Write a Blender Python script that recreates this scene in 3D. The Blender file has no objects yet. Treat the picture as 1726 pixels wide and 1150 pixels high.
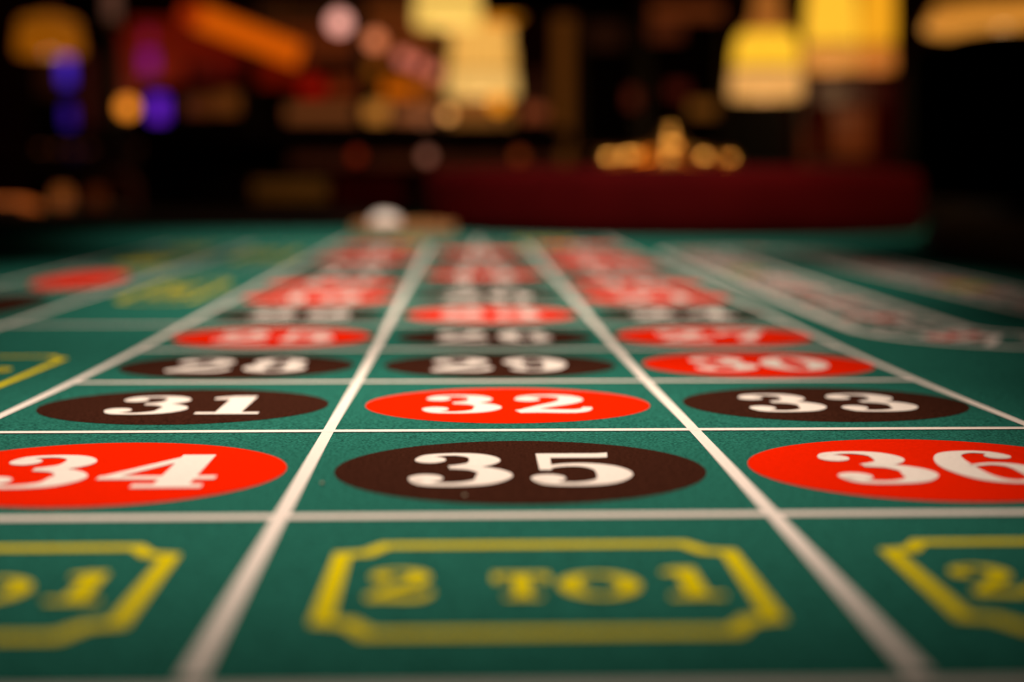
import bpy, bmesh, math, random
from mathutils import Vector, Matrix
random.seed(7)
C = bpy.context.scene.collection
sc = bpy.context.scene
PI = math.pi

# ------------------------------------------------------------------ camera, world, big lights, exposure
TZ = 0.80                                   # height of the felt
F_PX, CX, CY = 2400.0, 863.0, 575.0
CAM = Vector((-0.01237, 0.0, TZ + 0.06897))
YAW, PITCH, ROLL = -0.03217, 0.11345, 0.00139
cy_, sy_ = math.cos(YAW), math.sin(YAW)
cp_, sp_ = math.cos(PITCH), math.sin(PITCH)
FW = Vector((-sy_ * cp_, cy_ * cp_, -sp_))
R0 = Vector((cy_, sy_, 0.0))
U0 = R0.cross(FW)
RT = R0 * math.cos(ROLL) + U0 * math.sin(ROLL)
UP = -R0 * math.sin(ROLL) + U0 * math.cos(ROLL)
cam = bpy.data.cameras.new('camera')
cam.lens = F_PX / 1726.0 * 36.0
cam.sensor_width = 36.0
cam.clip_start = 0.01
cam.clip_end = 60
cam.dof.use_dof = True
cam.dof.focus_distance = 0.382
cam.dof.aperture_fstop = 5.6
cam.dof.aperture_blades = 0
cam_o = bpy.data.objects.new('camera', cam)
C.objects.link(cam_o)
m = Matrix((RT, UP, -FW)).transposed().to_4x4()
m.translation = CAM
cam_o.matrix_world = m
sc.camera = cam_o

w = bpy.data.worlds.new('world'); sc.world = w
w.use_nodes = True
w.node_tree.nodes['Background'].inputs[0].default_value = (0.9, 0.45, 0.25, 1)
w.node_tree.nodes['Background'].inputs[1].default_value = 0.006

sc.view_settings.view_transform = 'Standard'
sc.view_settings.look = 'None'
sc.view_settings.gamma = 1
sc.view_settings.exposure = 0.0
sc.view_settings.use_curve_mapping = False


def spot(name, loc, target, power, size, blend, radius, col):
    l = bpy.data.lights.new(name, 'SPOT')
    l.energy = power; l.spot_size = size; l.spot_blend = blend
    l.shadow_soft_size = radius; l.color = col
    o = bpy.data.objects.new(name, l); C.objects.link(o)
    o.location = loc
    o.rotation_euler = (Vector(target) - Vector(loc)).to_track_quat('-Z', 'Y').to_euler()
    return o


WARM = (1.0, 0.80, 0.67)
spot('table_spotlight', (-0.03, 0.37, TZ + 1.15), (-0.03, 0.37, TZ), 70, math.radians(22.5), 1.0, 0.05, WARM)  # unseen lamps; the narrow near cones also imitate a vignette
spot('table_spotlight', (-0.03, 0.62, TZ + 1.15), (-0.03, 0.62, TZ), 50, math.radians(31), 1.0, 0.05, WARM)
spot('table_spotlight', (-0.03, 1.00, TZ + 1.25), (-0.03, 1.00, TZ), 84, math.radians(38), 1.0, 0.05, WARM)
spot('table_spotlight', (0.0, 1.0, TZ + 1.2), (0.02, 1.68, TZ), 110, math.radians(44), 1.0, 0.06, WARM)  # added spot, tilted to brighten the marker's front and the far felt
spot('wheel_end_fill', (0.95, 0.75, TZ + 1.35), (0.38, 2.0, TZ + 0.06), 80, math.radians(24), 0.7, 0.06, (1, 0.7, 0.45))  # unseen spot added to bring out the bowl's side and the turret
spot('counter_fill', (-0.25, 1.7, 3.1), (-0.1, 3.1, 0.95), 95, math.radians(26), 0.9, 0.06, (1, 0.6, 0.35))  # unseen spot added so that the counter's brown front shows
spot('chair_fill', (-1.2, 2.2, 3.2), (-1.15, 2.95, 0.9), 330, math.radians(24), 0.8, 0.06, (1, 0.7, 0.4))  # unseen spot added to brighten the tan chair back


def at(u, v, d):
    """world point that lies at depth d behind photo pixel (u, v)"""
    return CAM + FW * d + RT * ((u - CX) / F_PX * d) + UP * ((CY - v) / F_PX * d)


# ------------------------------------------------------------------ materials
def lin(c):
    return tuple(((x / 255) / 12.92 if x / 255 <= 0.04045 else ((x / 255 + 0.055) / 1.055) ** 2.4) for x in c)


def mat(name, col, rough=0.6, metal=0.0, noise=0.15, scale=40.0, bump=0.0, bscale=200.0, sheen=0.0, emit=None, strength=1.0, spec=0.5, coat=0.0):
    M = bpy.data.materials.new(name); M.use_nodes = True
    nt = M.node_tree; b = nt.nodes['Principled BSDF']
    b.inputs['Roughness'].default_value = rough
    b.inputs['Metallic'].default_value = metal
    b.inputs['Specular IOR Level'].default_value = spec
    if sheen:
        b.inputs['Sheen Weight'].default_value = sheen
        b.inputs['Sheen Roughness'].default_value = 0.5
    if coat:
        b.inputs['Coat Weight'].default_value = coat
        b.inputs['Coat Roughness'].default_value = 0.12
    tc = nt.nodes.new('ShaderNodeTexCoord')
    n = nt.nodes.new('ShaderNodeTexNoise'); n.inputs['Scale'].default_value = scale; n.inputs['Detail'].default_value = 3
    nt.links.new(tc.outputs['Object'], n.inputs['Vector'])
    r = nt.nodes.new('ShaderNodeValToRGB')
    r.color_ramp.elements[0].position = 0.3; r.color_ramp.elements[1].position = 0.7
    r.color_ramp.elements[0].color = (*[c * (1 - noise) for c in col], 1)
    r.color_ramp.elements[1].color = (*[min(1, c * (1 + noise)) for c in col], 1)
    nt.links.new(n.outputs['Fac'], r.inputs['Fac'])
    nt.links.new(r.outputs['Color'], b.inputs['Base Color'])
    if bump:
        n2 = nt.nodes.new('ShaderNodeTexNoise'); n2.inputs['Scale'].default_value = bscale; n2.inputs['Detail'].default_value = 2
        nt.links.new(tc.outputs['Object'], n2.inputs['Vector'])
        bp = nt.nodes.new('ShaderNodeBump'); bp.inputs['Strength'].default_value = bump; bp.inputs['Distance'].default_value = 0.001
        nt.links.new(n2.outputs['Fac'], bp.inputs['Height'])
        nt.links.new(bp.outputs['Normal'], b.inputs['Normal'])
    if emit:
        b.inputs['Emission Color'].default_value = (*emit, 1)
        b.inputs['Emission Strength'].default_value = strength
    return M


def glow(rgb, k=1.0, base=None):
    """lit glass, lamp or other glowing surface whose own light has this colour"""
    e = lin(rgb)
    key = 'lit_' + '_'.join(str(int(x)) for x in rgb) + '_%d' % int(k * 100)
    if key in bpy.data.materials:
        return bpy.data.materials[key]
    return mat(key, base or tuple(0.15 * x for x in e), 0.4, emit=e, strength=k, noise=0.2, scale=8)


FELT = mat('green_felt', (0.021, 0.150, 0.112), 0.95, noise=0.6, scale=1300, bump=1.0, bscale=1300, spec=0.0)
P_WHITE = mat('white_print', (0.86, 0.79, 0.71), 0.9, noise=0.06, scale=1200, bump=0.35, bscale=1400, spec=0.05)
P_RED = mat('red_print', (0.76, 0.016, 0.0006), 0.9, noise=0.08, scale=900, bump=0.3, bscale=1400, spec=0.0)
P_BLACK = mat('black_print', (0.042, 0.014, 0.008), 0.9, noise=0.55, scale=1300, bump=0.8, bscale=1400, spec=0.0)
P_YEL = mat('yellow_print', (0.80, 0.68, 0.004), 0.9, noise=0.08, scale=900, bump=0.3, bscale=1400, spec=0.0)
LEATHER = mat('black_leather', (0.004, 0.0035, 0.0035), 0.8, spec=0.15, noise=0.3, scale=30, bump=0.3, bscale=300)
WOODB = mat('dark_wood', (0.014, 0.005, 0.003), 0.4, noise=0.4, scale=12, coat=0.15)
MAHOG = mat('mahogany', (0.045, 0.0012, 0.0015), 0.8, noise=0.2, scale=9, spec=0.02)
BLACKP = mat('black_lacquer', (0.005, 0.0018, 0.0015), 0.8, noise=0.3, spec=0.05)
BROWN = mat('brown_wood', (0.12, 0.035, 0.012), 0.5, noise=0.3, scale=14)
TANW = mat('tan_wood', (0.40, 0.17, 0.05), 0.5, noise=0.2, scale=25)
GOLD = mat('gilt_brass', (0.70, 0.36, 0.07), 0.32, metal=1.0, noise=0.1)
BRASS = mat('dull_brass', (0.45, 0.25, 0.10), 0.4, metal=1.0, noise=0.1)
TANL = mat('tan_leather', (0.50, 0.13, 0.015), 0.6, noise=0.15)
REDL = mat('red_leather', (0.16, 0.01, 0.008), 0.6, noise=0.15)
CHIPW = mat('ivory_chip', (0.92, 0.86, 0.78), 0.3, noise=0.03)
GREENP = mat('green_pocket', (0.01, 0.2, 0.05), 0.5)
CARPET = mat('dark_carpet', (0.03, 0.006, 0.005), 0.95, noise=0.5, scale=6, bump=0.4, bscale=90)
WALLM = mat('dark_red_wall', (0.080, 0.012, 0.006), 0.85, noise=0.3, scale=2)
CEILM = mat('dark_ceiling', (0.03, 0.012, 0.006), 0.9)


# ------------------------------------------------------------------ mesh helpers
def link_mesh(name, verts, faces, material, parent=None, smooth=False):
    me = bpy.data.meshes.new(name)
    me.from_pydata([tuple(v) for v in verts], [], faces)
    me.update()
    me.materials.append(material)
    if smooth:
        for p in me.polygons: p.use_smooth = True
    o = bpy.data.objects.new(name, me); C.objects.link(o)
    if parent is not None:
        o.parent = parent
    return o


def obj(name, bm, material, parent=None, smooth=False, bevel=0):
    bmesh.ops.recalc_face_normals(bm, faces=bm.faces[:])
    me = bpy.data.meshes.new(name); bm.to_mesh(me); bm.free()
    me.materials.append(material)
    if smooth:
        for p in me.polygons: p.use_smooth = True
    o = bpy.data.objects.new(name, me); C.objects.link(o)
    if parent is not None: o.parent = parent
    if bevel:
        b = o.modifiers.new('bevel', 'BEVEL'); b.width = bevel; b.segments = 2; b.limit_method = 'ANGLE'
    return o


def box(bm, cx, cy, cz, sx, sy, sz, rot=None):
    r = bmesh.ops.create_cube(bm, size=1)
    M = Matrix.Diagonal((sx, sy, sz, 1))
    if rot is not None: M = rot.to_4x4() @ M
    M = Matrix.Translation((cx, cy, cz)) @ M
    bmesh.ops.transform(bm, matrix=M, verts=r['verts'])


def bx(*a, **k):
    bm = bmesh.new(); box(bm, *a, **k); return bm


def lathe(bm, prof, seg=32, c=(0, 0, 0), flute=0.0, nfl=0, caps=True):
    """prof: (r, z) list, rotated about z"""
    rings = []
    for r, z in prof:
        ring = []
        for i in range(seg):
            a = 2 * PI * i / seg
            rr = max(r, 1e-4) * (1 + (flute * math.cos(nfl * a) if nfl else 0))
            ring.append(bm.verts.new((c[0] + rr * math.cos(a), c[1] + rr * math.sin(a), c[2] + z)))
        rings.append(ring)
    for a, b in zip(rings, rings[1:]):
        for i in range(seg):
            j = (i + 1) % seg
            bm.faces.new((a[i], a[j], b[j], b[i]))
    if caps:
        bm.faces.new(rings[0][::-1]); bm.faces.new(rings[-1])


def lt(prof, seg=32, c=(0, 0, 0), **k):
    bm = bmesh.new(); lathe(bm, prof, seg, c, **k); return bm


def tube(bm, p0, p1, r0, r1=None, seg=12):
    r1 = r0 if r1 is None else r1
    p0, p1 = Vector(p0), Vector(p1)
    q = (p1 - p0).to_track_quat('Z', 'Y').to_matrix()
    L = (p1 - p0).length
    rings = []
    for r, z in ((r0, 0), (r1, L)):
        rings.append([bm.verts.new(p0 + q @ Vector((r * math.cos(2 * PI * i / seg), r * math.sin(2 * PI * i / seg), z))) for i in range(seg)])
    for i in range(seg):
        j = (i + 1) % seg
        bm.faces.new((rings[0][i], rings[0][j], rings[1][j], rings[1][i]))
    bm.faces.new(rings[0][::-1]); bm.faces.new(rings[1])


def tb(*a, **k):
    bm = bmesh.new(); tube(bm, *a, **k); return bm


def sph(c, r, seg=20, sq=1.0):
    bm = bmesh.new()
    g = bmesh.ops.create_uvsphere(bm, u_segments=seg, v_segments=seg // 2 + 2, radius=r)
    bmesh.ops.transform(bm, matrix=Matrix.Translation(c) @ Matrix.Diagonal((1, 1, sq, 1)), verts=g['verts'])
    return bm


def tag(o, label=None, cat=None, group=None, kind=None):
    if label: o['label'] = label
    if cat: o['category'] = cat
    if group: o['group'] = group
    if kind: o['kind'] = kind
    return o


def thing(name, label, cat, loc=(0, 0, 0), rotz=0, group=None):
    o = bpy.data.objects.new(name, None); C.objects.link(o)
    o.location = loc; o.rotation_euler = (0, 0, rotz)
    return tag(o, label, cat, group)


# ------------------------------------------------------------------ the room
def struct(name, bm, m_):
    return tag(obj(name, bm, m_), kind='structure')


struct('floor', bx(0, 3.5, -0.05, 10.2, 13, 0.1), CARPET)
struct('ceiling', bx(0, 3.5, 3.45, 10.2, 13, 0.1), CEILM)
struct('wall_back', bx(0, 10.05, 1.7, 10.2, 0.1, 3.4), WALLM)
struct('wall_front', bx(0, -3.05, 1.7, 10.2, 0.1, 3.4), WALLM)
struct('wall_left', bx(-5.05, 3.5, 1.7, 0.1, 13, 3.4), WALLM)
struct('wall_right', bx(5.05, 3.5, 1.7, 0.1, 13, 3.4), WALLM)
struct('baseboard_back', bx(0, 9.97, 0.09, 10, 0.06, 0.18), BROWN)
struct('trim_1', bx(0, 9.96, 1.0, 10, 0.08, 0.06), BROWN)

# ------------------------------------------------------------------ layout of the printed felt
W = 0.1
NK = [-1, 0, 1, 2, 3, 4.5, 7, 12]
ZO = [0.00114, 0.00086, 0.00046, -0.00084, -0.00138, -0.00081, -0.00002, 0.00058]
YO = [0.00122, -0.00297, -0.00183, 0.00268, 0.00089, 0.00025, 0.00001, -0.00025]


def herm(k, vals):
    if k <= NK[0]: return vals[0]
    if k >= NK[-1]: return vals[-1]
    for i in range(len(NK) - 1):
        if NK[i] <= k <= NK[i + 1]:
            h = NK[i + 1] - NK[i]; t = (k - NK[i]) / h
            def sl(j):
                if j == 0 or j == len(NK) - 1: return 0.0
                return (vals[j + 1] - vals[j - 1]) / (NK[j + 1] - NK[j - 1])
            a, b = sl(i) * h, sl(i + 1) * h
            return ((2 * t**3 - 3 * t**2 + 1) * vals[i] + (t**3 - 2 * t**2 + t) * a + (-2 * t**3 + 3 * t**2) * vals[i + 1] + (t**3 - t**2) * b)


def KY(k):
    return 0.28601 + 0.09959 * k + herm(k, YO)


def ZF(y):
    return TZ + herm((y - 0.28601) / 0.09959, ZO)      # the cloth lies very slightly uneven


def lay(verts2, faces, lift, name, material, parent):
    """verts2: (x in m, y in m) printed on the cloth"""
    vs = [(x, y, ZF(y) + lift) for x, y in verts2]
    return link_mesh(name, vs, faces, material, parent)


TXL, TY0, TY1 = -0.80, -0.40, 2.62


def xr(y):
    return 0.412 + (0.27 * (y - 1.0) ** 2.17 if y > 1.0 else 0) if y < 2.15 else 0.412 + 0.27 * 1.15 ** 2.17


tbl = thing('roulette_table', 'green felt roulette table printed with numbered red and black ovals and white lines', 'table', (0, 0, 0))
# cloth
ys = [TY0 + i * 0.02 for i in range(int((0.15 - TY0) / 0.02))] + [0.15 + 0.005 * i for i in range(130)]
y = 0.80
while y < TY1: ys.append(y); y += 0.02
ys.append(TY1)
vs, fs, NX = [], [], 24
for y in ys:
    for i in range(NX + 1):
        vs.append((TXL + (xr(y) - TXL) * i / NX, y, ZF(y)))
for j in range(len(ys) - 1):
    for i in range(NX):
        a = j * (NX + 1) + i
        fs.append((a, a + 1, a + NX + 2, a + NX + 1))
link_mesh('felt_cloth', vs, fs, FELT, tbl, True)
# slab below the cloth
vs, n = [], len(ys)
for z in (TZ - 0.004, TZ - 0.09):
    for y in ys: vs.append((TXL, y, z))
    for y in reversed(ys): vs.append((xr(y), y, z))
N2 = 2 * n
fs = [tuple(range(N2)), tuple(range(2 * N2 - 1, N2 - 1, -1))] + [(i, i + N2, (i + 1) % N2 + N2, (i + 1) % N2) for i in range(N2)]
link_mesh('table_bed', vs, fs, BLACKP, tbl)


def rail(name, path, m_, r=0.045, zc=TZ - 0.010):
    bm = bmesh.new(); rings = []
    for i, p in enumerate(path):
        a = Vector(path[max(0, i - 1)]); b = Vector(path[min(len(path) - 1, i + 1)])
        t = (b - a).normalized(); nrm = Vector((t.y, -t.x, 0))
        rings.append([bm.verts.new(Vector((p[0], p[1], zc)) + nrm * (r + r * math.cos(q) * 1.0) + Vector((0, 0, r * math.sin(q)))) for q in [2 * PI * k / 14 for k in range(14)]])
    for a, b in zip(rings, rings[1:]):
        for k in range(14):
            j = (k + 1) % 14
            bm.faces.new((a[k], a[j], b[j], b[k]))
    bm.faces.new(rings[0]); bm.faces.new(rings[-1][::-1])
    return obj(name, bm, m_, tbl, True)


rail('padded_rail', [(xr(TY0 + i * 0.06) , TY0 + i * 0.06, 0) for i in range(51)], LEATHER, 0.045)
rail('padded_rail', [(TXL, TY1 - i * 0.3, 0) for i in range(11)], LEATHER, 0.04, TZ - 0.015)
rail('padded_rail', [(TXL + (xr(TY1) - TXL) * (1 - i / 8), TY1, 0) for i in range(8, -1, -1)][::-1][::-1], LEATHER, 0.03, TZ - 0.015)
rail('padded_rail', [(xr(TY0) - (xr(TY0) - TXL) * i / 8, TY0, 0) for i in range(9)], LEATHER, 0.03, TZ - 0.02)
obj('table_end_panel', bx((TXL - 0.14) / 2, (1.93 + TY1) / 2, TZ + 0.006, -0.14 - TXL, TY1 - 1.93, 0.014), BLACKP, tbl, bevel=0.004)
obj('apron', bx(-0.2, 1.1, TZ - 0.17, 1.0, 2.7, 0.17), WOODB, tbl)
for lx in (-0.6, 0.22):
    for ly in (-0.15, 2.3):
        obj('leg', lt([(0.05, 0), (0.06, 0.03), (0.035, 0.08), (0.045, 0.35), (0.06, 0.45), (0.05, 0.56)], 20, (lx, ly, 0)), WOODB, tbl, True)

XD, XA, XB, XC = -0.1477, -0.05, 0.05, 0.1447
XO, XOO = -0.233, -0.318
L1, L2, L3 = 0.00012, 0.00022, 0.00032


def strip(name, pts, width, lift, material, parent, closed=False):
    """a printed line along pts, cut finely so that it follows the cloth"""
    P = [Vector((p[0], p[1])) for p in pts]
    Q = []
    rng = range(len(P) if closed else len(P) - 1)
    for i in rng:
        a, b = P[i], P[(i + 1) % len(P)]
        n_ = max(1, int((b - a).length / 0.012))
        Q += [a + (b - a) * (k / n_) for k in range(n_)]
    if not closed: Q.append(P[-1])
    vs, fs = [], []
    n_ = len(Q)
    for i, q in enumerate(Q):
        a = Q[(i - 1) % n_] if (closed or i > 0) else q
        b = Q[(i + 1) % n_] if (closed or i < n_ - 1) else q
        d1 = (q - a).normalized() if (q - a).length > 1e-9 else None
        d2 = (b - q).normalized() if (b - q).length > 1e-9 else None
        d1 = d1 or d2; d2 = d2 or d1
        t = (d1 + d2).normalized()
        k = 1 / max(0.5, t.dot(d1))
        nn = Vector((-t.y, t.x)) * (width / 2 * k)
        vs += [tuple(q + nn), tuple(q - nn)]
    for i in range(n_ if closed else n_ - 1):
        j = (i + 1) % n_
        fs.append((2 * i, 2 * i + 1, 2 * j + 1, 2 * j))
    return lay(vs, fs, lift, name, material, parent)


LV, LH = 0.0032, 0.0038
for x, k0, k1 in ((XD, -1, 13.3), (XA, -1, 12), (XB, -1, 12), (XC, -1, 13.3), (XO, 0, 12), (XOO, 0, 12)):
    strip('column_line', [(x, KY(k0)), (x, KY(k1))], LV, L2, P_WHITE, tbl)
for k in (-1.05,) + tuple(range(0, 13)):
    x0 = XD
    if k in (0, 4, 8, 12): x0 = XO
    if k in (0, 2, 4, 6, 8, 10, 12):
        strip('row_line', [(XOO, KY(k)), (XO, KY(k))], LH, L2, P_WHITE, tbl)
    strip('row_line', [(x0, KY(k)), (XC, KY(k))], LH, L2 + 0.00003, P_WHITE, tbl)
strip('row_line', [(XD, KY(13.3)), (XC, KY(13.3))], LH, L2 + 0.00003, P_WHITE, tbl)
strip('column_line', [(0, KY(12)), (0, KY(13.3))], LV, L2, P_WHITE, tbl)


# glyph strokes, heavy slab-serif hand: unit height, x y width ; 'o' = dot
def crv(pts, n=7):
    out = []
    for i in range(len(pts) - 1):
        p0 = pts[max(0, i - 1)]; p1 = pts[i]; p2 = pts[i + 1]; p3 = pts[min(len(pts) - 1, i + 2)]
        for j in range(n):
            t = j / n
            out.append(tuple(0.5 * (2 * b + (c - a) * t + (2 * a - 5 * b + 4 * c - d) * t * t + (3 * b - a - 3 * c + d) * t**3) for a, b, c, d in zip(p0, p1, p2, p3)))
    out.append(pts[-1])
    return out


def ell(cx, cy, rx, ry, wt, ws):
    return ('c', [(cx + rx * math.sin(2 * PI * i / 12), cy + ry * math.cos(2 * PI * i / 12), wt + (ws - wt) * abs(math.sin(2 * PI * i / 12)) ** 1.5) for i in range(13)])


G = {
 '0': (0.66, [ell(0.33, 0.5, 0.225, 0.455, 0.085, 0.21)]),
 '1': (0.52, [('p', [(0.18, 0.02), (0.38, 0.02), (0.38, 0.985), (0.18, 0.985)]), ('p', [(0.03, 0), (0.52, 0), (0.52, 0.10), (0.03, 0.10)]),
              ('p', [(0.05, 0.80), (0.20, 0.80), (0.20, 0.985), (0.05, 0.90)])]),
 '2': (0.66, [('o', 0.15, 0.745, 0.105), ('c', [(0.08, 0.77, 0.07), (0.14, 0.90, 0.08), (0.31, 0.96, 0.085), (0.47, 0.88, 0.16), (0.51, 0.71, 0.20), (0.43, 0.53, 0.17), (0.25, 0.33, 0.12), (0.09, 0.12, 0.09)]),
              ('c', [(0.05, 0.07, 0.14), (0.2, 0.11, 0.18), (0.36, 0.085, 0.17), (0.50, 0.085, 0.16), (0.585, 0.17, 0.10), (0.61, 0.29, 0.07)])]),
 '3': (0.66, [('o', 0.155, 0.785, 0.10), ('c', [(0.085, 0.81, 0.06), (0.15, 0.92, 0.08), (0.31, 0.962, 0.08), (0.45, 0.90, 0.15), (0.50, 0.76, 0.20), (0.44, 0.62, 0.15), (0.28, 0.545, 0.075)]),
              ('c', [(0.28, 0.535, 0.075), (0.43, 0.51, 0.12), (0.535, 0.40, 0.18), (0.55, 0.27, 0.22), (0.48, 0.11, 0.15), (0.31, 0.038, 0.08), (0.14, 0.07, 0.09), (0.065, 0.19, 0.06)]), ('o', 0.14, 0.215, 0.105)]),
 '4': (0.68, [('p', [(0.37, 0.02), (0.58, 0.02), (0.58, 0.99), (0.37, 0.99)]), ('p', [(0.25, 0), (0.66, 0), (0.66, 0.095), (0.25, 0.095)]),
              ('p', [(0.0, 0.235), (0.70, 0.235), (0.70, 0.33), (0.0, 0.33)]), ('p', [(0.0, 0.30), (0.10, 0.30), (0.50, 0.93), (0.42, 0.99)])]),
 '5': (0.66, [('p', [(0.10, 0.83), (0.50, 0.83), (0.555, 0.84), (0.57, 1.0), (0.50, 0.975), (0.10, 0.975)]), ('p', [(0.10, 0.90), (0.10, 0.45), (0.175, 0.45), (0.19, 0.90)]),
              ('c', [(0.12, 0.49, 0.06), (0.23, 0.585, 0.08), (0.38, 0.60, 0.11), (0.51, 0.50, 0.18), (0.55, 0.32, 0.22), (0.48, 0.12, 0.15), (0.31, 0.038, 0.08), (0.14, 0.07, 0.09), (0.065, 0.18, 0.06)]), ('o', 0.14, 0.205, 0.105)]),
 '6': (0.66, [('o', 0.50, 0.82, 0.085), ('c', [(0.55, 0.86, 0.06), (0.47, 0.94, 0.08), (0.34, 0.965, 0.08), (0.19, 0.85, 0.16), (0.125, 0.5, 0.22), (0.18, 0.16, 0.16), (0.33, 0.038, 0.08), (0.48, 0.10, 0.13), (0.545, 0.29, 0.20), (0.49, 0.50, 0.13), (0.36, 0.57, 0.07), (0.2, 0.50, 0.05)])]),
 '7': (0.64, [('p', [(0.05, 0.82), (0.62, 0.82), (0.62, 0.985), (0.05, 0.985)]), ('p', [(0.05, 0.65), (0.12, 0.65), (0.15, 0.9), (0.05, 0.9)]),
              ('c', [(0.58, 0.88, 0.08), (0.46, 0.62, 0.10), (0.35, 0.38, 0.15), (0.30, 0.2, 0.20), (0.29, 0.03, 0.22)])]),
 '8': (0.66, [ell(0.33, 0.745, 0.175, 0.22, 0.075, 0.17), ell(0.33, 0.275, 0.205, 0.24, 0.08, 0.20)]),
 'T': (0.70, [('p', [(0.25, 0), (0.45, 0), (0.45, 1), (0.25, 1)]), ('p', [(0.02, 0.86), (0.68, 0.86), (0.68, 1), (0.02, 1)]), ('p', [(0.02, 0.66), (0.10, 0.66), (0.14, 0.9), (0.02, 0.9)]),
              ('p', [(0.60, 0.66), (0.68, 0.66), (0.68, 0.9), (0.56, 0.9)]), ('p', [(0.14, 0), (0.56, 0), (0.56, 0.1), (0.14, 0.1)])]),
 'O': (0.95, [ell(0.47, 0.5, 0.345, 0.44, 0.10, 0.25)]),
 'E': (0.66, [('p', [(0.08, 0), (0.28, 0), (0.28, 1), (0.08, 1)]), ('p', [(0.02, 0), (0.62, 0), (0.62, 0.12), (0.02, 0.12)]), ('p', [(0.02, 0.88), (0.60, 0.88), (0.60, 1), (0.02, 1)]), ('p', [(0.28, 0.45), (0.5, 0.45), (0.5, 0.56), (0.28, 0.56)])]),
 'V': (0.72, [('p', [(0.02, 1), (0.24, 1), (0.42, 0), (0.30, 0)]), ('p', [(0.58, 1), (0.70, 1), (0.42, 0), (0.34, 0)])]),
 'N': (0.76, [('p', [(0.06, 0), (0.18, 0), (0.18, 1), (0.06, 1)]), ('p', [(0.58, 0), (0.70, 0), (0.70, 1), (0.58, 1)]), ('p', [(0.06, 1), (0.26, 1), (0.70, 0), (0.52, 0)])]),
 'D': (0.74, [('p', [(0.08, 0), (0.27, 0), (0.27, 1), (0.08, 1)]), ('c', [(0.2, 0.95, 0.1), (0.45, 0.93, 0.12), (0.60, 0.72, 0.18), (0.62, 0.5, 0.20), (0.60, 0.28, 0.18), (0.45, 0.07, 0.12), (0.2, 0.05, 0.1)])]),
 'R': (0.74, [('p', [(0.08, 0), (0.27, 0), (0.27, 1), (0.08, 1)]), ('c', [(0.2, 0.95, 0.1), (0.42, 0.94, 0.12), (0.56, 0.75, 0.18), (0.42, 0.52, 0.12), (0.2, 0.5, 0.1)]), ('p', [(0.34, 0.5), (0.5, 0.5), (0.74, 0), (0.54, 0)])]),
 'S': (0.62, [('c', [(0.50, 0.80, 0.1), (0.38, 0.95, 0.09), (0.18, 0.90, 0.13), (0.13, 0.72, 0.18), (0.28, 0.53, 0.2), (0.46, 0.35, 0.2), (0.46, 0.14, 0.15), (0.26, 0.045, 0.09), (0.09, 0.2, 0.1)])]),
 '-': (0.5, [('p', [(0.08, 0.42), (0.42, 0.42), (0.42, 0.54), (0.08, 0.54)])]),
 ' ': (0.45, []),
}
g6 = G['6'][1]
G['9'] = (0.66, [(s[0], [(0.66 - p[0], 1 - p[1], p[2]) for p in s[1]]) if s[0] == 'c' else ('o', 0.66 - s[1], 1 - s[2], s[3]) for s in g6])


def glyphs(text, gap=0.06, sizes=None):
    """outline pieces of a line of text, total width"""
    vs, fs, x = [], [], 0.0
    for q, ch in enumerate(text):
        s_ = sizes[q] if sizes else 1.0
        wd, st = G[ch]
        for s in st:
            b = len(vs)
            if s[0] == 'p':
                vs += [(x + a * s_, c * s_) for a, c in s[1]]; fs.append(tuple(range(b, b + len(s[1]))))
            elif s[0] == 'o':
                vs += [(x + (s[1] + s[3] * math.cos(2 * PI * i / 16)) * s_, (s[2] + s[3] * 1.05 * math.sin(2 * PI * i / 16)) * s_) for i in range(16)]
                fs.append(tuple(range(b, b + 16)))
            else:
                c = crv(s[1])
                for i, (px, py, pw) in enumerate(c):
                    a_, b_ = c[max(0, i - 1)], c[min(len(c) - 1, i + 1)]
                    t = Vector((b_[0] - a_[0], b_[1] - a_[1]))
                    if i in (0, len(c) - 1) and (Vector(c[0][:2]) - Vector(c[-1][:2])).length < 1e-5:
                        t = Vector((c[1][0] - c[-2][0], c[1][1] - c[-2][1]))
                    t = t.normalized() if t.length > 0 else Vector((1, 0))
                    vs += [(x + (px - t.y * pw / 2) * s_, (py + t.x * pw / 2) * s_), (x + (px + t.y * pw / 2) * s_, (py - t.x * pw / 2) * s_)]
                fs += [(b + 2 * i, b + 2 * i + 1, b + 2 * i + 3, b + 2 * i + 2) for i in range(len(c) - 1)]
        x += (wd + gap) * s_
    return vs, fs, x - gap


def write(name, text, cx, cy, h, material, parent, lift=L3, rot=0.0, sx=1.0, gap=0.06, sizes=None):
    vs, fs, wd = glyphs(text, gap, sizes)
    out = []
    c, s = math.cos(rot), math.sin(rot)
    for a, b in vs:
        a, b = (a - wd / 2) * h * sx, (b - 0.5) * h
        out.append((cx + a * c - b * s, cy + a * s + b * c))
    fixed = []
    for f in fs:                       # every piece faces up
        ar = sum(out[f[i]][0] * out[f[(i + 1) % len(f)]][1] - out[f[(i + 1) % len(f)]][0] * out[f[i]][1] for i in range(len(f)))
        fixed.append(f if ar > 0 else f[::-1])
    return lay(out, fixed, lift, name, material, parent)


def oval(name, cx, cy, rx, ry, lift, material, parent, rot=0, n=56, rings=5):
    vs, fs = [(cx, cy)], []
    c, s = math.cos(rot), math.sin(rot)
    for r in range(1, rings + 1):
        for i in range(n):
            a, b = rx * r / rings * math.cos(2 * PI * i / n), ry * r / rings * math.sin(2 * PI * i / n)
            vs.append((cx + a * c - b * s, cy + a * s + b * c))
    for i in range(n):
        j = (i + 1) % n
        fs.append((0, 1 + i, 1 + j))
        for r in range(rings - 1):
            fs.append((1 + r * n + i, 1 + (r + 1) * n + i, 1 + (r + 1) * n + j, 1 + r * n + j))
    return lay(vs, fs, lift, name, material, parent)


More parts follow.
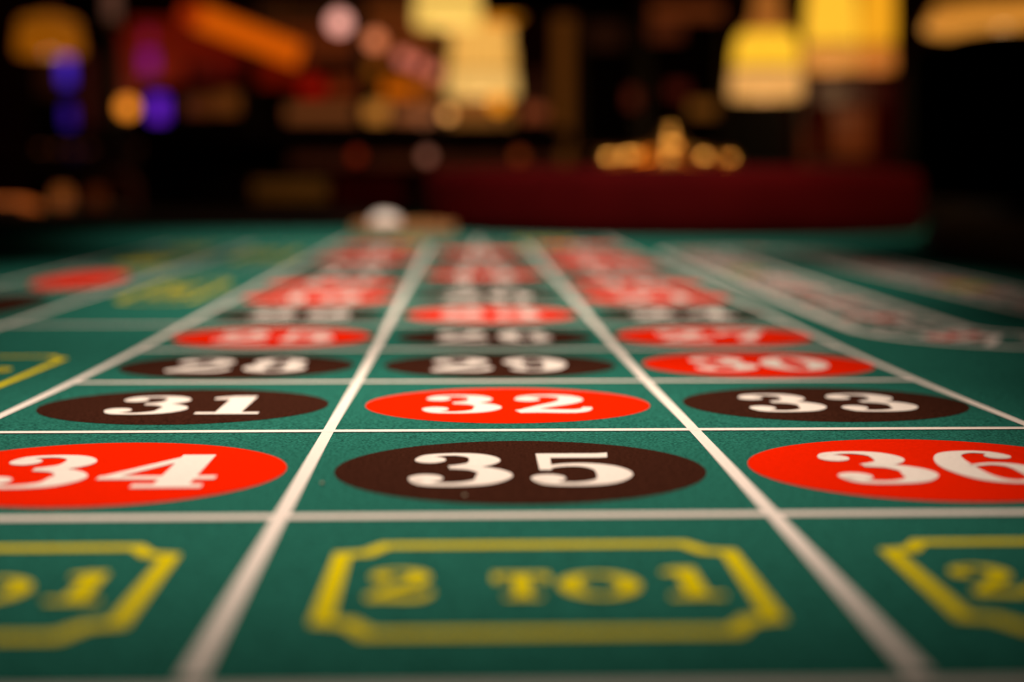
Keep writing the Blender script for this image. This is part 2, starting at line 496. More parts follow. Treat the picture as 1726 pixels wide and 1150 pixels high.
REDS = {1, 3, 5, 7, 9, 12, 14, 16, 18, 19, 21, 23, 25, 27, 30, 32, 34, 36}
CXS = (-0.0985, 0.0003, 0.0985)
for nmb in range(1, 37):
    row = 11 - (nmb - 1) // 3                 # 0 is the row of 34 35 36
    col = (nmb - 1) % 3
    cy0 = KY(row + 0.475)
    red = nmb in REDS
    o = oval('number_oval', CXS[col], cy0, 0.0437, 0.0372, L1 if red else L1, P_RED if red else P_BLACK, tbl)
    o['label'] = 'red oval with white number %d' % nmb if red else 'black oval with white number %d' % nmb
    write('numeral', str(nmb), CXS[col] + (0.0010, -0.0008, -0.0002)[col], KY(row + 0.475), 0.0385, P_WHITE, o, sx=0.99, gap=0.075)
for x, t in ((-0.073, '0'), (0.072, '00')):
    write('numeral', t, x, KY(12.65), 0.04, P_YEL, tbl, L3, sx=1.1)


def frame(cx, cy, hx, hy, notch, width, rot, label):
    pts = []
    e, g = notch, notch * 0.45
    for sx_, sy_s, rev in ((1, 1, 0), (1, -1, 1), (-1, -1, 0), (-1, 1, 1)):
        p = [(hx - e, hy), (hx - g - 0.001, hy - e * 0.72), (hx, hy - e * 0.85)]
        if rev: p = p[::-1]
        pts += [(sx_ * a, sy_s * b) for a, b in p]
    c, s = math.cos(rot), math.sin(rot)
    pts = [(cx + a * c - b * s, cy + a * s + b * c) for a, b in pts]
    o = strip('bet_frame', pts, width, L2, P_YEL, tbl, closed=True)
    o['label'] = label
    return o


cyf = KY(-0.525)
for i, x in enumerate((-0.101, 0.0003, 0.1003)):
    fo = frame(x, cyf, 0.0352, 0.0262, 0.0075, 0.0032, 0, 'yellow notched frame reading 2 TO 1')
    # two to one, small capitals in the middle
    for t, dx, h, dy in (('2', -0.0240, 0.0180, 0.0), ('TO', 0.0040, 0.0145, -0.0012), ('1', 0.0248, 0.0180, 0.0)):
        write('lettering', t, x + dx, cyf + dy, h, P_YEL, fo, sx=1.02)
xd = (XD + XO) / 2
for i, (k, t) in enumerate(((2, '3RD 12'), (6, '2ND 12'), (10, '1ST 12'))):
    fo = frame(xd, KY(k), 0.077, 0.0205, 0.007, 0.0032, -PI / 2, 'yellow notched frame reading ' + t)
    write('lettering', t, xd, KY(k), 0.022, P_YEL, fo, rot=-PI / 2, sx=1.05, sizes=[1, .75, .75, 1, 1, 1])
xo = (XO + XOO) / 2
for k, m_ in ((7, P_RED), (5, P_BLACK)):
    o = oval('bet_diamond', xo, KY(k), 0.027, 0.078, L1, m_, tbl, n=24)
    o['label'] = ('red' if m_ is P_RED else 'black') + ' pointed lozenge printed in the outside bets'
for k, t in ((1, '19-36'), (3, 'ODD'), (9, 'EVEN'), (11, '1-18')):
    write('lettering', t, xo, KY(k), 0.034, P_YEL, tbl, rot=-PI / 2, sx=1.1)

# the call-bet racetrack on the right
TXc, KN, RO, RI = 0.254, 2.94, 0.086, 0.029
yc0 = KY(KN) + RO
yc1 = KY(11.1) - RO


def loop(r):
    p = [(TXc + r * math.cos(a), yc0 + r * math.sin(a)) for a in [PI + PI * i / 20 for i in range(21)]]
    return p + [(TXc + r * math.cos(a), yc1 + r * math.sin(a)) for a in [PI * i / 20 for i in range(21)]]


strip('racetrack_border', loop(RO), 0.0060, L2, P_WHITE, tbl, closed=True)
strip('racetrack_border', loop(RI), 0.0060, L2, P_WHITE, tbl, closed=True)
RM = (RO + RI) / 2
per_arc = PI * RM; straight = yc1 - yc0
tot = 2 * per_arc + 2 * straight
ORDER = [0, 28, 9, 26, 30, 11, 7, 20, 32, 17, 5, 22, 34, 15, 3, 24, 36, 13, 1, 37, 27, 10, 25, 29, 12, 8, 19, 31, 18, 6, 21, 33, 16, 4, 23, 35, 14, 2]


def onloop(s):
    s %= tot
    if s < straight:                       # left straight, away from the camera
        return TXc - RM, yc0 + s, PI / 2, Vector((-1, 0))
    s -= straight
    if s < per_arc:
        a = PI - s / RM
        return TXc + RM * math.cos(a), yc1 + RM * math.sin(a), a - PI / 2, Vector((math.cos(a), math.sin(a)))
    s -= per_arc
    if s < straight:
        return TXc + RM, yc1 - s, -PI / 2, Vector((1, 0))
    s -= straight
    a = -s / RM
    return TXc + RM * math.cos(a), yc0 + RM * math.sin(a), a - PI / 2, Vector((math.cos(a), math.sin(a)))


S0 = 0.394
for i in range(38):
    s = S0 + tot * i / 38
    x, y, a, nn = onloop(s)
    nmb = ORDER[i]
    if nmb in (0, 37):
        write('racetrack_numeral', '0' if nmb == 0 else '00', x, y, 0.030, P_YEL, tbl, L3, rot=a, sx=0.95)
    else:
        red = nmb in REDS
        o = oval('racetrack_oval', x, y, 0.0135, 0.0175, L1, P_RED if red else P_BLACK, tbl, rot=a, n=24, rings=2)
        write('numeral', str(nmb), x, y, 0.030, P_WHITE, o, L3, rot=a, sx=0.82)
    x, y, a, nn = onloop(s + tot / 76)
    p = Vector((x, y)); h = (RO - RI) / 2
    if not (x > 0.20 and x < 0.31 and y < 0.7): strip('racetrack_divider', [tuple(p - nn * h), tuple(p + nn * h)], 0.0036, L2 + 0.00002, P_WHITE, tbl)
strip('racetrack_divider', [(0.2075, KY(3.05)), (0.228, KY(3.48))], 0.0042, L2 + 0.00005, P_WHITE, tbl)

# ------------------------------------------------------------------ roulette wheel at the far end
WC = at(1128, 300, 1.965)
wx, wy, wz = WC.x, WC.y, ZF(2.1) + 0.001
wh = thing('roulette_bowl', 'dark mahogany roulette wheel bowl with gilt turret at the far end of the table', 'roulette wheel', (wx, wy, wz))
RB = 0.338
prof = [(RB - 0.004, 0.0), (RB, 0.004), (RB, 0.02), (RB, 0.062), (RB - 0.006, 0.078), (RB - 0.03, 0.082), (RB - 0.05, 0.078), (RB - 0.10, 0.045), (RB - 0.14, 0.030), (0.01, 0.028)]
obj('bowl', lt(prof, 96), MAHOG, wh, True)
obj('ball_track', lt([(RB - 0.052, 0.0785), (RB - 0.048, 0.0795), (RB - 0.04, 0.0838), (RB - 0.055, 0.0835), (RB - 0.06, 0.078), (RB - 0.052, 0.0785)], 96, caps=False), WOODB, wh, True)
rt = obj('rotor', lt([(0.215, 0.030), (0.215, 0.038), (0.19, 0.036), (0.17, 0.040), (0.05, 0.060), (0.03, 0.062)], 76), BROWN, wh, True)
for i in range(38):
    a0, a1 = 2 * PI * i / 38, 2 * PI * (i + 0.86) / 38
    m_ = GREENP if i in (0, 19) else (P_RED if i % 2 else P_BLACK)
    link_mesh('pocket', [(r * math.cos(a), r * math.sin(a), z) for r, z in ((0.213, 0.0392), (0.175, 0.0410)) for a in (a0, a1)], [(0, 1, 3, 2)], m_, rt)
tu = obj('turret', lt([(0.075, 0.060), (0.070, 0.068), (0.045, 0.080), (0.026, 0.095), (0.024, 0.103), (0.028, 0.112), (0.018, 0.122), (0.008, 0.130), (0.012, 0.136), (0.001, 0.143)], 28), GOLD, wh, True)
for i in range(4):
    a = 0.35 + i * PI / 2
    d = Vector((math.cos(a), math.sin(a), 0))
    obj('handle', tb(d * 0.02 + Vector((0, 0, 0.104)), d * 0.088 + Vector((0, 0, 0.092)), 0.011, 0.010), GOLD, tu, True)
    obj('handle_knob', sph(d * 0.094 + Vector((0, 0, 0.091)), 0.016), GOLD, tu, True)
for i in range(8):
    a = i * PI / 4 + 0.2
    d = Vector((math.cos(a), math.sin(a), 0))
    obj('deflector', sph(d * (RB - 0.085) + Vector((0, 0, 0.055)), 0.008, 12, 0.5), BRASS, wh, True)

# marker and tray on the far felt
p = at(683, 394, 1.79)
tr = thing('marker_tray', 'small flat tan wooden tray on the far felt left of the wheel', 'tray', (p.x, p.y, ZF(1.8) + 0.0005))
obj('tray_base', bx(0, 0, 0.004, 0.125, 0.09, 0.008), TANW, tr, bevel=0.002)
for sx_, sy_s, lx, ly in ((0, 1, 0.125, 0.006), (0, -1, 0.125, 0.006), (1, 0, 0.006, 0.078), (-1, 0, 0.006, 0.078)):
    obj('tray_lip', bx(sx_ * 0.0595, sy_s * 0.042, 0.0105, lx, ly, 0.005), TANW, tr)
q = at(650, 394, 1.79)
ch = tag(obj('win_marker', lt([(0.019, 0), (0.0205, 0.001), (0.0205, 0.005), (0.018, 0.011), (0.013, 0.0155), (0.006, 0.018), (0.001, 0.0185)], 40, (0, 0, 0)), CHIPW, None, True),
         'small domed pale ivory marker standing on the tan tray at the table end', 'marker')
ch.location = (q.x, p.y - 0.012, ZF(1.8) + 0.0081)

# crumbs on the near cloth
for (x_, y_, s_, lb) in ((543, 817, 0.0006, 'tiny pale crumb on green felt between the 34 and 35 ovals'), (783, 838, 0.0005, 'tiny pale crumb on the black oval below number 35')):
    d = (RT * ((x_ - CX) / F_PX) + UP * ((CY - y_) / F_PX) + FW)
    t = (TZ + 0.0009 - CAM.z) / d.z
    P_ = CAM + d * t
    bm = bmesh.new(); bmesh.ops.create_icosphere(bm, subdivisions=1, radius=s_)
    for v in bm.verts: v.co *= random.uniform(0.7, 1.2)
    o = tag(obj('crumb', bm, mat('crumb_' + str(x_), (0.42, 0.40, 0.28), 0.9)), lb, 'crumb')
    o.location = (P_.x, P_.y, ZF(P_.y) + s_ * 0.7)

# ------------------------------------------------------------------ things behind the table
S = lambda d: d / F_PX


def counter():
    D = 3.25
    a, b = at(213, 215, D), at(962, 215, D)
    z = a.z; wdt = b.x - a.x; cx = (a.x + b.x) / 2; y = a.y
    t = thing('pit_counter', 'black pit counter with a dark brown rail behind the far end of the table', 'counter', (cx, y, 0))
    obj('counter_body', bx(0, 0.28, (z - 0.04) / 2, wdt - 0.04, 0.5, z - 0.04), BLACKP, t, bevel=0.005)
    obj('counter_top', bx(0, 0.26, z - 0.02, wdt, 0.56, 0.04), BLACKP, t, bevel=0.008)
    zr0, zr1 = at(600, 284, D).z, at(600, 247, D).z
    xl = at(480, 260, D).x
    obj('front_rail', bx((xl + b.x) / 2 - cx - 0.01, 0.015, (zr0 + zr1) / 2, b.x - xl - 0.03, 0.03, zr1 - zr0), BROWN, t, bevel=0.006)
    for u, c in ((600, (95, 22, 4)), (719, (130, 80, 62)), (876, (100, 38, 8))):
        q = at(u, 263, D)
        s = obj('reflection_bead', sph((q.x - cx, -0.006, q.z), 0.013, 16), glow(c, 1.7), t, True)  # glowing bead stands in for a lamp reflected in the polished rail
        s['label'] = 'small round glowing bead for a lamp reflection on the rail'
    q0, q1 = at(420, 340, D), at(550, 306, D)
    pl = obj('name_plate', bx((q0.x + q1.x) / 2 - cx, 0.02, (q0.z + q1.z) / 2, q1.x - q0.x, 0.02, q1.z - q0.z), mat('olive_brass', (0.30, 0.16, 0.02), 0.5, metal=0.3), t, bevel=0.003)
    q0, q1 = at(560, 372, D), at(682, 292, D)
    obj('door', bx((q0.x + q1.x) / 2 - cx, 0.02, (q0.z + q1.z) / 2 - 0.1, q1.x - q0.x, 0.02, q1.z - q0.z + 0.2), MAHOG, t, bevel=0.003)
    return t


counter()


# pendants with stained glass shades ------------------------------------------------
def pendant(u, v0, v1, wpx, D, col, rimcol, label, neck=None, k=1.0, rim=0.42, topw=0.80, flute=0.0, nfl=0, power=1.2, gk=1.0):
    c = at(u, v1, D); s = S(D)
    h = (v1 - v0) * s; r = wpx * s / 2; zr = h * rim
    t = thing('stained_glass_lamp', label, 'lamp', (c.x, c.y, c.z), 0, 'amber glass lamps hanging beyond the table')
    sh = obj('shade', lt([(r * 0.93, zr + 0.004), (r, zr + 0.008), (r * 0.99, zr + (h - zr) * 0.35), (r * 0.92, zr + (h - zr) * 0.7), (r * topw, h * 0.97), (r * 0.25, h)], 48, flute=flute, nfl=nfl), glow(col, k * gk), t, True)
    rm = obj('rim_glass', lt([(r * 1.05, 0), (r * 1.08, zr * 0.3), (r * 1.02, zr - 0.003), (r * 0.9, zr)], 48, flute=flute, nfl=nfl), glow(rimcol, k * gk), t, True)
    obj('rim_band', lt([(r * 1.05, zr - 0.003), (r * 1.06, zr + 0.002), (r * 1.02, zr + 0.006)], 48), BRASS, t, True)
    ribs = 8
    for i in range(ribs):
        a = 2 * PI * (i + 0.5) / ribs
        d = Vector((math.cos(a), math.sin(a), 0))
        obj('came', tb(d * r * 1.0 + Vector((0, 0, zr + 0.01)), d * r * (topw + 0.02) + Vector((0, 0, h * 0.96)), 0.002, seg=6), BRASS, sh)
    top = h
    if neck:
        nv, nw, nc = neck
        nh = (v0 - nv) * s
        obj('neck_glass', lt([(r * 0.75, h), (nw * s / 2 * 1.15, h + nh * 0.25), (nw * s / 2, h + nh * 0.6), (nw * s / 2 * 0.8, h + nh)], 32), glow(nc, k * gk), t, True)
        top = h + nh
    obj('cap', lt([(0.03, top - 0.005), (0.035, top + 0.01), (0.012, top + 0.03)], 20), BRASS, t, True)
    obj('stem', tb((0, 0, top + 0.02), (0, 0, 3.4 - c.z), 0.006), BRASS, t)
    obj('ceiling_rose', lt([(0.05, 3.37 - c.z), (0.05, 3.4 - c.z)], 20), BRASS, t)
    l = bpy.data.lights.new('lamp_bulb', 'POINT'); l.energy = power; l.color = (1, 0.62, 0.28); l.shadow_soft_size = 0.02
    lo = bpy.data.objects.new('lamp_bulb', l); C.objects.link(lo); lo.parent = t; lo.location = (0, 0, -0.06)
    return t


AMB, AMB2 = (255, 198, 62), (222, 158, 78)
pendant(1290, 55, 165, 112, 4.2, (255, 190, 45), (225, 160, 85), 'amber glass lamp with pale rim hanging over the gilt turret, right of centre', neck=(-12, 46, (150, 85, 30)), gk=1.1)
pendant(1400, -40, 118, 88, 4.6, (252, 186, 48), (205, 130, 55), 'broad bright amber lamp cut by the top edge, left of a touching twin', gk=1.1, rim=0.24)
pendant(1476, -40, 118, 58, 5.0, (245, 165, 30), (195, 110, 40), 'narrow orange amber lamp cut by the top edge, right of its touching twin', gk=1.0, rim=0.24)
pendant(755, -45, 44, 105, 4.6, (252, 198, 90), (250, 200, 95), 'highest amber lamp above the centre, beside the hanging black monitor', gk=1.0, rim=0.5)
pendant(812, 46, 162, 110, 5.2, (240, 176, 82), (240, 186, 100), 'tallest pale amber lamp near the centre with an orange crown', gk=1.0, rim=0.34, topw=0.95, neck=(-20, 120, (205, 120, 15)))
pendant(1690, 10, 52, 240, 3.8, (205, 128, 40), (215, 138, 50), 'wide flat amber lamp cut by the top right corner', gk=1.0, rim=0.5, topw=0.95, power=0.3)
pendant(84, 28, 92, 100, 4.8, (150, 82, 12), (150, 80, 5), 'dim brown amber lamp in the top left corner', gk=0.9, rim=0.6, topw=0.55, power=1.0)


# slot machines ---------------------------------------------------------------------
def slot_machine(u0, u1, vtop, D, label, panels, body=None, deck=1.02):
    body = body or BLACKP
    a, b = at(u0, 200, D), at(u1, 200, D)
    cx, y, wdt = (a.x + b.x) / 2, a.y, b.x - a.x
    zt = at(u0, vtop, D).z
    t = thing('slot_machine', label, 'slot machine', (cx, y, 0), 0, 'slot machines beyond the counter')
    obj('base_cabinet', bx(0, 0.25, deck / 2 - 0.08, wdt * 0.96, 0.5, deck - 0.16), body, t, bevel=0.01)
    bm = bmesh.new()                               # sloped button deck
    pr = [(-0.10, deck - 0.16), (-0.12, deck - 0.07), (0.06, deck), (0.5, deck), (0.5, deck - 0.16)]
    va = [bm.verts.new((-wdt / 2, p_[0], p_[1])) for p_ in pr]; vb = [bm.verts.new((wdt / 2, p_[0], p_[1])) for p_ in pr]
    bm.faces.new(va); bm.faces.new(vb[::-1])
    for i in range(5): bm.faces.new((va[i], vb[i], vb[(i + 1) % 5], va[(i + 1) % 5]))
    dk = obj('button_deck', bm, WOODB, t)
    for i in range(4):
        obj('button', lt([(0.016, 0), (0.016, 0.008), (0.010, 0.012)], 12, (-wdt * 0.3 + i * wdt * 0.2, -0.03, deck - 0.042)), glow((120, 60, 20), 0.6), dk, True)
    obj('display_cabinet', bx(0, 0.27, (deck + zt) / 2, wdt * 0.96, 0.42, zt - deck), body, t, bevel=0.01)
    obj('side_trim', bx(-wdt * 0.48, 0.05, (deck + zt) / 2, 0.02, 0.03, zt - deck), WOODB, t)
    obj('side_trim', bx(wdt * 0.48, 0.05, (deck + zt) / 2, 0.02, 0.03, zt - deck), WOODB, t)
    for (nm, u, v, w_, h_, c, k) in panels:
        q = at(u, v, D); s = S(D)
        hw, hh = w_ * s / 2, h_ * s / 2
        if nm == 'light_tube':
            o = obj(nm, tb((q.x - cx, 0.03, q.z - hh), (q.x - cx, 0.03, q.z + hh), hw, seg=14), glow(c, k), t, True)
        elif nm == 'reel':
            bm = bmesh.new(); tube(bm, (q.x - cx - hw, 0.10, q.z), (q.x - cx + hw, 0.10, q.z), max(hh, 0.052), seg=20)
            o = obj(nm, bm, glow(c, k), t, True)
        else:
            o = obj(nm, bx(q.x - cx, 0.05, q.z, hw * 2, 0.03, hh * 2), glow(c, k), t, bevel=0.004)
    return t


slot_machine(45, 178, -60, 5.6, 'dark slot machine at the far left with two violet blue tubes', [
    ('light_tube', 110, 118, 20, 46, (72, 40, 190), 1.0), ('light_tube', 112, 195, 18, 34, (50, 20, 130), 0.9),
    ('screen', 80, 130, 40, 60, (28, 7, 2), 1.0), ('screen', 145, 150, 30, 120, (34, 4, 2), 1.0)])
slot_machine(192, 418, 10, 5.5, 'slot machine glowing dark red with a violet tube on its left side', [
    ('top_screen', 312, 68, 190, 70, (86, 8, 0), 1.0), ('screen', 262, 118, 90, 40, (95, 10, 0), 1.0), ('screen', 360, 118, 80, 36, (62, 4, 2), 1.0),
    ('side_glow', 216, 110, 26, 110, (84, 8, 2), 1.0), ('light_tube', 250, 62, 16, 24, (120, 10, 50), 1.0), ('light_tube', 250, 104, 24, 34, (125, 15, 110), 1.0), ('light_tube', 264, 182, 28, 40, (98, 30, 190), 1.1),  # the side panel is an added glow that fills in red
    ('reel', 330, 176, 46, 44, (78, 34, 8), 1.0), ('reel', 378, 172, 40, 50, (90, 44, 10), 1.0)])
slot_machine(426, 604, -20, 5.5, 'red lit slot machine under the slanted orange sign', [
    ('top_screen', 515, 72, 165, 58, (74, 26, 5), 1.0), ('fill_panel', 515, 22, 160, 24, (46, 20, 5), 1.0), ('screen', 475, 118, 90, 50, (84, 8, 0), 1.0), ('reel', 525, 146, 44, 44, (135, 4, 0), 1.0), ('reel', 575, 146, 40, 46, (96, 32, 6), 1.0),  # the upper strip is an added glow that fills in brown
    ('lower_panel', 540, 190, 120, 26, (100, 52, 22), 1.0)])
slot_machine(612, 742, -20, 5.6, 'slot machine lit orange and tan below the row of pink bulbs', [
    ('top_screen', 680, 70, 110, 60, (90, 36, 7), 1.0), ('fill_panel', 672, 18, 110, 30, (84, 36, 8), 1.0), ('reel', 670, 148, 50, 42, (190, 88, 4), 1.0), ('reel', 626, 118, 22, 26, (128, 66, 8), 1.0), ('lower_panel', 632, 188, 38, 30, (186, 116, 44), 1.0),  # upper strip again an added brown glow
    ('lower_panel', 700, 192, 74, 22, (140, 78, 42), 1.0), ('screen', 716, 150, 36, 36, (130, 60, 10), 1.0)])
slot_machine(748, 936, 118, 6.2, 'low slot machine glowing brown under the tallest amber lamp', [
    ('screen', 800, 165, 70, 50, (120, 60, 18), 1.0), ('lower_panel', 810, 196, 110, 24, (120, 72, 26), 1.0), ('screen', 905, 150, 30, 60, (30, 3, 1), 1.0), ('reel', 902, 188, 40, 34, (125, 58, 28), 1.0)])
slot_machine(1352, 1530, 126, 5.3, 'maroon slot machine with a faint brown screen at the right under twin lamps', [
    ('screen', 1442, 222, 66, 80, (80, 28, 4), 1.0), ('side_glow', 1362, 245, 14, 60, (72, 22, 2), 1.0), ('top_screen', 1440, 155, 120, 40, (40, 4, 2), 1.0), ('lower_panel', 1430, 285, 130, 24, (44, 8, 2), 1.0)],
    body=MAHOG, deck=0.93)
slot_machine(975, 1080, 25, 6.4, 'unlit dark slot machine behind the hanging black monitor', [
    ('screen', 1070, 165, 22, 30, (72, 20, 8), 1.0), ('top_screen', 1020, 60, 60, 40, (26, 6, 2), 1.0)])
slot_machine(1090, 1222, -10, 6.4, 'dark slot machine with dim brown reels behind the gilt turret', [
    ('top_screen', 1120, 52, 60, 30, (64, 22, 6), 1.0), ('fill_panel', 1158, 20, 120, 22, (88, 36, 10), 1.0), ('reel', 1145, 152, 36, 30, (60, 14, 6), 1.0), ('reel', 1188, 182, 46, 36, (96, 54, 14), 1.0)])  # the strip at the top is added glow for a brown streak

# slanted orange sign
p = at(418, 60, 5.2); s = S(5.2)
sg = thing('slanted_sign', 'slanted orange lit sign board above the red slot machines', 'sign', (p.x, p.y, p.z))
rot = Matrix.Rotation(math.radians(20.5), 3, 'Y')
obj('lit_panel', bx(0, 0, 0, 185 * s, 0.03, 40 * s, rot=rot), glow((205, 86, 4), 1.0), sg, bevel=0.004)
obj('sign_frame', bx(0, 0.03, 0, 200 * s, 0.03, 50 * s, rot=rot), BROWN, sg, bevel=0.004)
e = Vector((-92 * s, 0, 34 * s))
obj('lit_end', bx(e.x, 0, e.z, 40 * s, 0.03, 30 * s, rot=rot), glow((150, 38, 2), 1.0), sg, bevel=0.004)
for dx in (-0.12, 0.12):
    obj('hanging_rod', tb((dx, 0.03, -dx * 0.37), (dx, 0.03, 3.4 - p.z), 0.005), BRASS, sg)

# row of pink globe bulbs on a sloping bar
pts = [(572, 38, (255, 176, 158), 17, 'brightest pink globe bulb, top of the sloping row'), (632, 68, (226, 128, 82), 14, 'peach globe bulb, second from the top of the sloping row'), (680, 98, (205, 110, 86), 12, 'third pink globe bulb down the sloping row'),
       (704, 108, (190, 96, 80), 11, 'fourth globe bulb down the sloping row, touching the third'), (732, 122, (185, 96, 74), 12, 'lowest pink globe bulb of the sloping row, beside the amber lamp')]
DB = 5.0
a, b = at(560, 27, DB), at(745, 124, DB)
br = thing('bulb_bar', 'thin dark sloping bar that carries the pink globe bulbs', 'bar', (a.x, a.y, a.z))
obj('bar', tb((0, 0.03, 0.02), (b.x - a.x, 0.03, b.z - a.z + 0.02), 0.008), WOODB, br)
obj('hanging_rod', tb((0.02, 0.03, 0.01), (0.02, 0.03, 3.4 - a.z), 0.004), WOODB, br)
obj('hanging_rod', tb((b.x - a.x - 0.02, 0.03, b.z - a.z + 0.02), (b.x - a.x - 0.02, 0.03, 3.4 - a.z), 0.004), WOODB, br)
for u, v, c, r, lb in pts:
    q = at(u, v, DB)
    o = thing('globe_bulb', lb, 'bulb', (q.x, q.y, q.z), 0, 'pink bulbs in a sloping row')
    obj('globe', sph((0, 0, 0), r * S(DB)), glow(c, 1.5), o, True)
    obj('socket', lt([(0.012, 0), (0.014, 0.02)], 14, (0, 0, r * S(DB) - 0.006)), BRASS, o, True)

# single globe lamps on short posts, standing on the counters and cabinets
for u, v, D, r, c, k, lb in ((215, 181, 4.9, 15, (240, 138, 38), 1.7, 'orange globe lamp left of the violet tube above the counter'),
                             (755, 193, 3.45, 8, (228, 155, 80), 2.4, 'small tan globe lamp standing near the middle of the counter'),
                             (841, 174, 3.6, 15, (235, 138, 20), 1.3, 'orange globe lamp on the counter under the tallest amber lamp'),
                             (902, 186, 3.55, 10, (120, 55, 30), 1.1, 'dim russet globe lamp at the right end of the counter'),
                             (714, 203, 3.5, 8, (150, 90, 60), 0.9, 'faint tan globe lamp left of the small tan one on the counter')):
    q = at(u, v, D)
    base = 1.055 if 300 < u else 0.0
    top = at(500, 215, 3.25).z if u > 300 else 0.0
    o = thing('globe_lamp', lb, 'lamp', (q.x, q.y, top), 0)
    R_ = r * S(D)
    obj('globe', sph((0, 0, q.z - top), R_), glow(c, k), o, True)
    obj('post', tb((0, 0, 0.0), (0, 0, max(0.004, q.z - top - R_ + 0.003)), 0.004 if u > 300 else 0.005), WOODB, o)
    obj('foot', lt([(0.018 if u > 300 else 0.12, 0), (0.014 if u > 300 else 0.1, 0.004 if u > 300 else 0.02)], 20), BRASS, o)

# brown pillar with a glow in its material, hanging monitor, stem at top left
a = at(950, 130, 7.0)
col = thing('column', 'slim brown self-glowing column right of the tallest amber lamp', 'column', (a.x, a.y, 0))
obj('shaft', lt([(0.055, 0.12), (0.05, 0.2), (0.045, 3.2), (0.05, 3.28)], 24), glow((78, 40, 8), 0.9), col, True)  # no lamp: the brightness of the shaft is put in as emission
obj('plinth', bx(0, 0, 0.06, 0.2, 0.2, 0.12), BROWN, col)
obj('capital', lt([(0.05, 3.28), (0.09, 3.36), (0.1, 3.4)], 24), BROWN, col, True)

D = 3.4
a = at(942, 20, D); s = S(D)
mo = thing('hanging_monitor', 'black monitor seen from behind, hanging at the top centre', 'monitor', (a.x, a.y, a.z))
obj('monitor_case', bx(0, 0.03, 0.08, 262 * s, 0.05, 0.17), BLACKP, mo, bevel=0.008)
obj('monitor_screen', bx(0, 0.058, 0.08, 245 * s, 0.006, 0.15), BLACKP, mo)
obj('ceiling_bracket', tb((0, 0.03, 0.16), (0, 0.03, 3.4 - a.z), 0.02), BLACKP, mo)

a = at(190, 38, 3.0)
st = thing('glowing_rod', 'short pinkish brown rod hanging down at the top left', 'rod', (a.x, a.y, a.z))
obj('rod', tb((0, 0, 0), (0, 0, 3.4 - a.z), 0.016), mat('copper_rod_glow', (0.4, 0.2, 0.13), 0.35, emit=lin((92, 58, 44)), strength=0.8), st, True)  # plain rod, its pinkish brightness is put in as emission
obj('rod_end', sph((0, 0, 0), 0.017), BRASS, st, True)


# stools -----------------------------------------------------------------------------
def stool(x, y, ztop, wdt, m_, label, rz=0.0, group=None):
    t = thing('casino_chair', label, 'chair', (x, y, 0), rz, group)
    obj('seat', bx(0, 0.22, 0.62, wdt * 0.95, 0.42, 0.09), m_, t, bevel=0.03)
    bm = bmesh.new()
    n = 10; va = []
    for yy in (-0.03, 0.035):
        row = []
        for i in range(n + 1):
            f = i / n
            row.append((wdt * (f - 0.5), yy - 0.02 * math.cos(PI * (f - .5)), ztop - 0.05 * abs(2 * f - 1) ** 3))
        va.append(row)
    lo = [[bm.verts.new((p_[0] * 0.92, p_[1], 0.60)) for p_ in row] for row in va]
    hi = [[bm.verts.new(p_) for p_ in row] for row in va]
    for i in range(n):
        bm.faces.new((lo[0][i], lo[0][i + 1], hi[0][i + 1], hi[0][i]))
        bm.faces.new((lo[1][i], hi[1][i], hi[1][i + 1], lo[1][i + 1]))
        bm.faces.new((hi[0][i], hi[0][i + 1], hi[1][i + 1], hi[1][i]))
        bm.faces.new((lo[0][i], lo[1][i], lo[1][i + 1], lo[0][i + 1]))
    for i in (0, n):
        bm.faces.new((lo[0][i], hi[0][i], hi[1][i], lo[1][i]))
    obj('backrest', bm, m_, t, bevel=0.012)
    for sx_ in (-1, 1):
        for sy_s in (0.06, 0.38):
            obj('leg', tb((sx_ * wdt * 0.42, sy_s, 0.58), (sx_ * wdt * 0.48, sy_s + (0.03 if sy_s > .2 else -0.03), 0), 0.018, 0.014), WOODB, t)
    obj('foot_ring', bx(0, 0.22, 0.25, wdt * 0.85, 0.30, 0.02), BRASS, t)
    return t


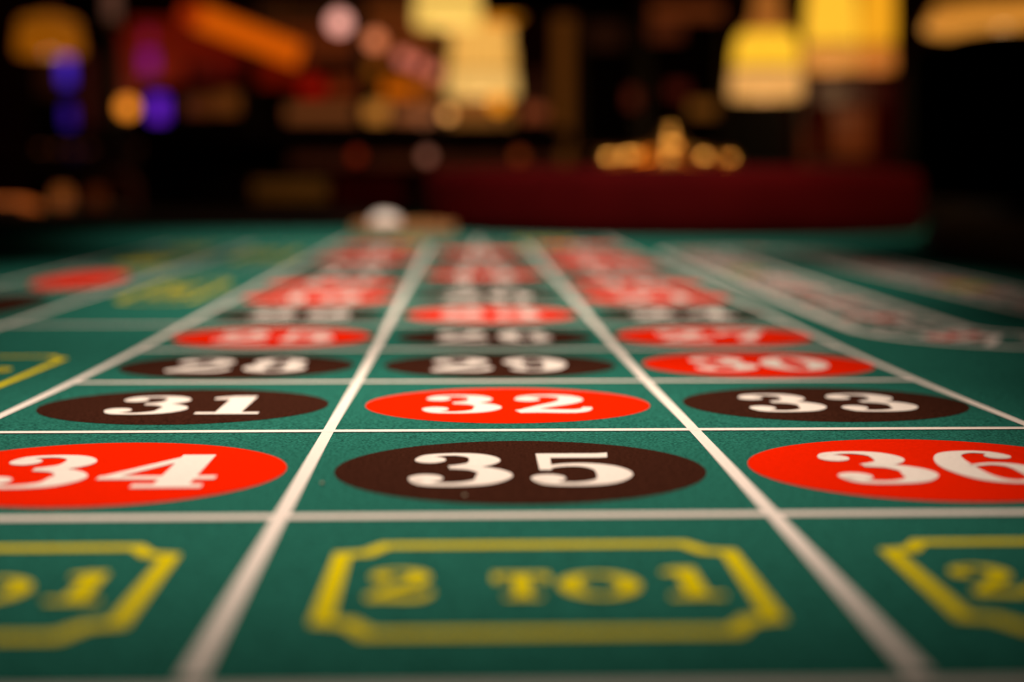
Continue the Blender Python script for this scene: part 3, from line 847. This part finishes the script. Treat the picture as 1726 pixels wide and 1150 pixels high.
D = 3.0
a = at(1533, 50, D)
stool(a.x + 0.27, a.y, a.z, 0.54, LEATHER, 'tall black leather chair back at the right edge beyond the table rail')
D = 2.95
a, b = at(-60, 336, D), at(92, 336, D)
stool((a.x + b.x) / 2, a.y, a.z, b.x - a.x, TANL, 'orange tan leather chair back at the left edge beyond the table')
D = 4.2
a, b = at(140, 285, D), at(222, 285, D)
stool((a.x + b.x) / 2 + 0.0, a.y, a.z, (b.x - a.x) * 1.2, REDL, 'dark red leather chair left of the black counter')
a, b = at(1225, 150, 5.0), at(1330, 150, 5.0)
stool((a.x + b.x) / 2, a.y, at(1280, 172, 5.0).z, b.x - a.x, LEATHER, 'black high chair back directly below the amber lamp with a pale rim')

# low side table with candles at the left
D = 3.8
a = at(130, 348, D)
sd = thing('side_table', 'small dark round table between the tan chair and the red chair', 'table', (a.x, a.y, 0))
obj('table_top', lt([(0.12, a.z - 0.02), (0.125, a.z - 0.01), (0.12, a.z)], 32), WOODB, sd)
obj('pedestal', lt([(0.12, 0), (0.11, 0.02), (0.02, 0.05), (0.02, a.z - 0.02)], 24), WOODB, sd)
for u, v, c, k, lb in ((105, 328, (150, 78, 30), 0.7, 'brighter round candle glass on the small table by the tan chair'), (163, 325, (80, 30, 6), 0.6, 'dimmer candle glass on the right of the small table')):
    q = at(u, v, D)
    cd = thing('candle_glass', lb, 'candle', (q.x, q.y, a.z))
    obj('glass', lt([(0.012, 0), (0.022, 0.008), (0.024, 0.03), (0.018, 0.05)], 20), glow(c, k), cd, True)
    obj('foot', lt([(0.014, 0), (0.012, 0.003)], 16), BRASS, cd)

# warm area fill for the far room
def area(name, loc, rot_, sx_, sy_s, power, col_):
    l = bpy.data.lights.new(name, 'AREA'); l.shape = 'RECTANGLE'; l.size = sx_; l.size_y = sy_s; l.energy = power; l.color = col_
    o = bpy.data.objects.new(name, l); C.objects.link(o); o.location = loc; o.rotation_euler = rot_
    return o
area('far_room_fill', (0, 6.5, 3.3), (0, 0, 0), 3, 2, 9, (1, 0.38, 0.16))
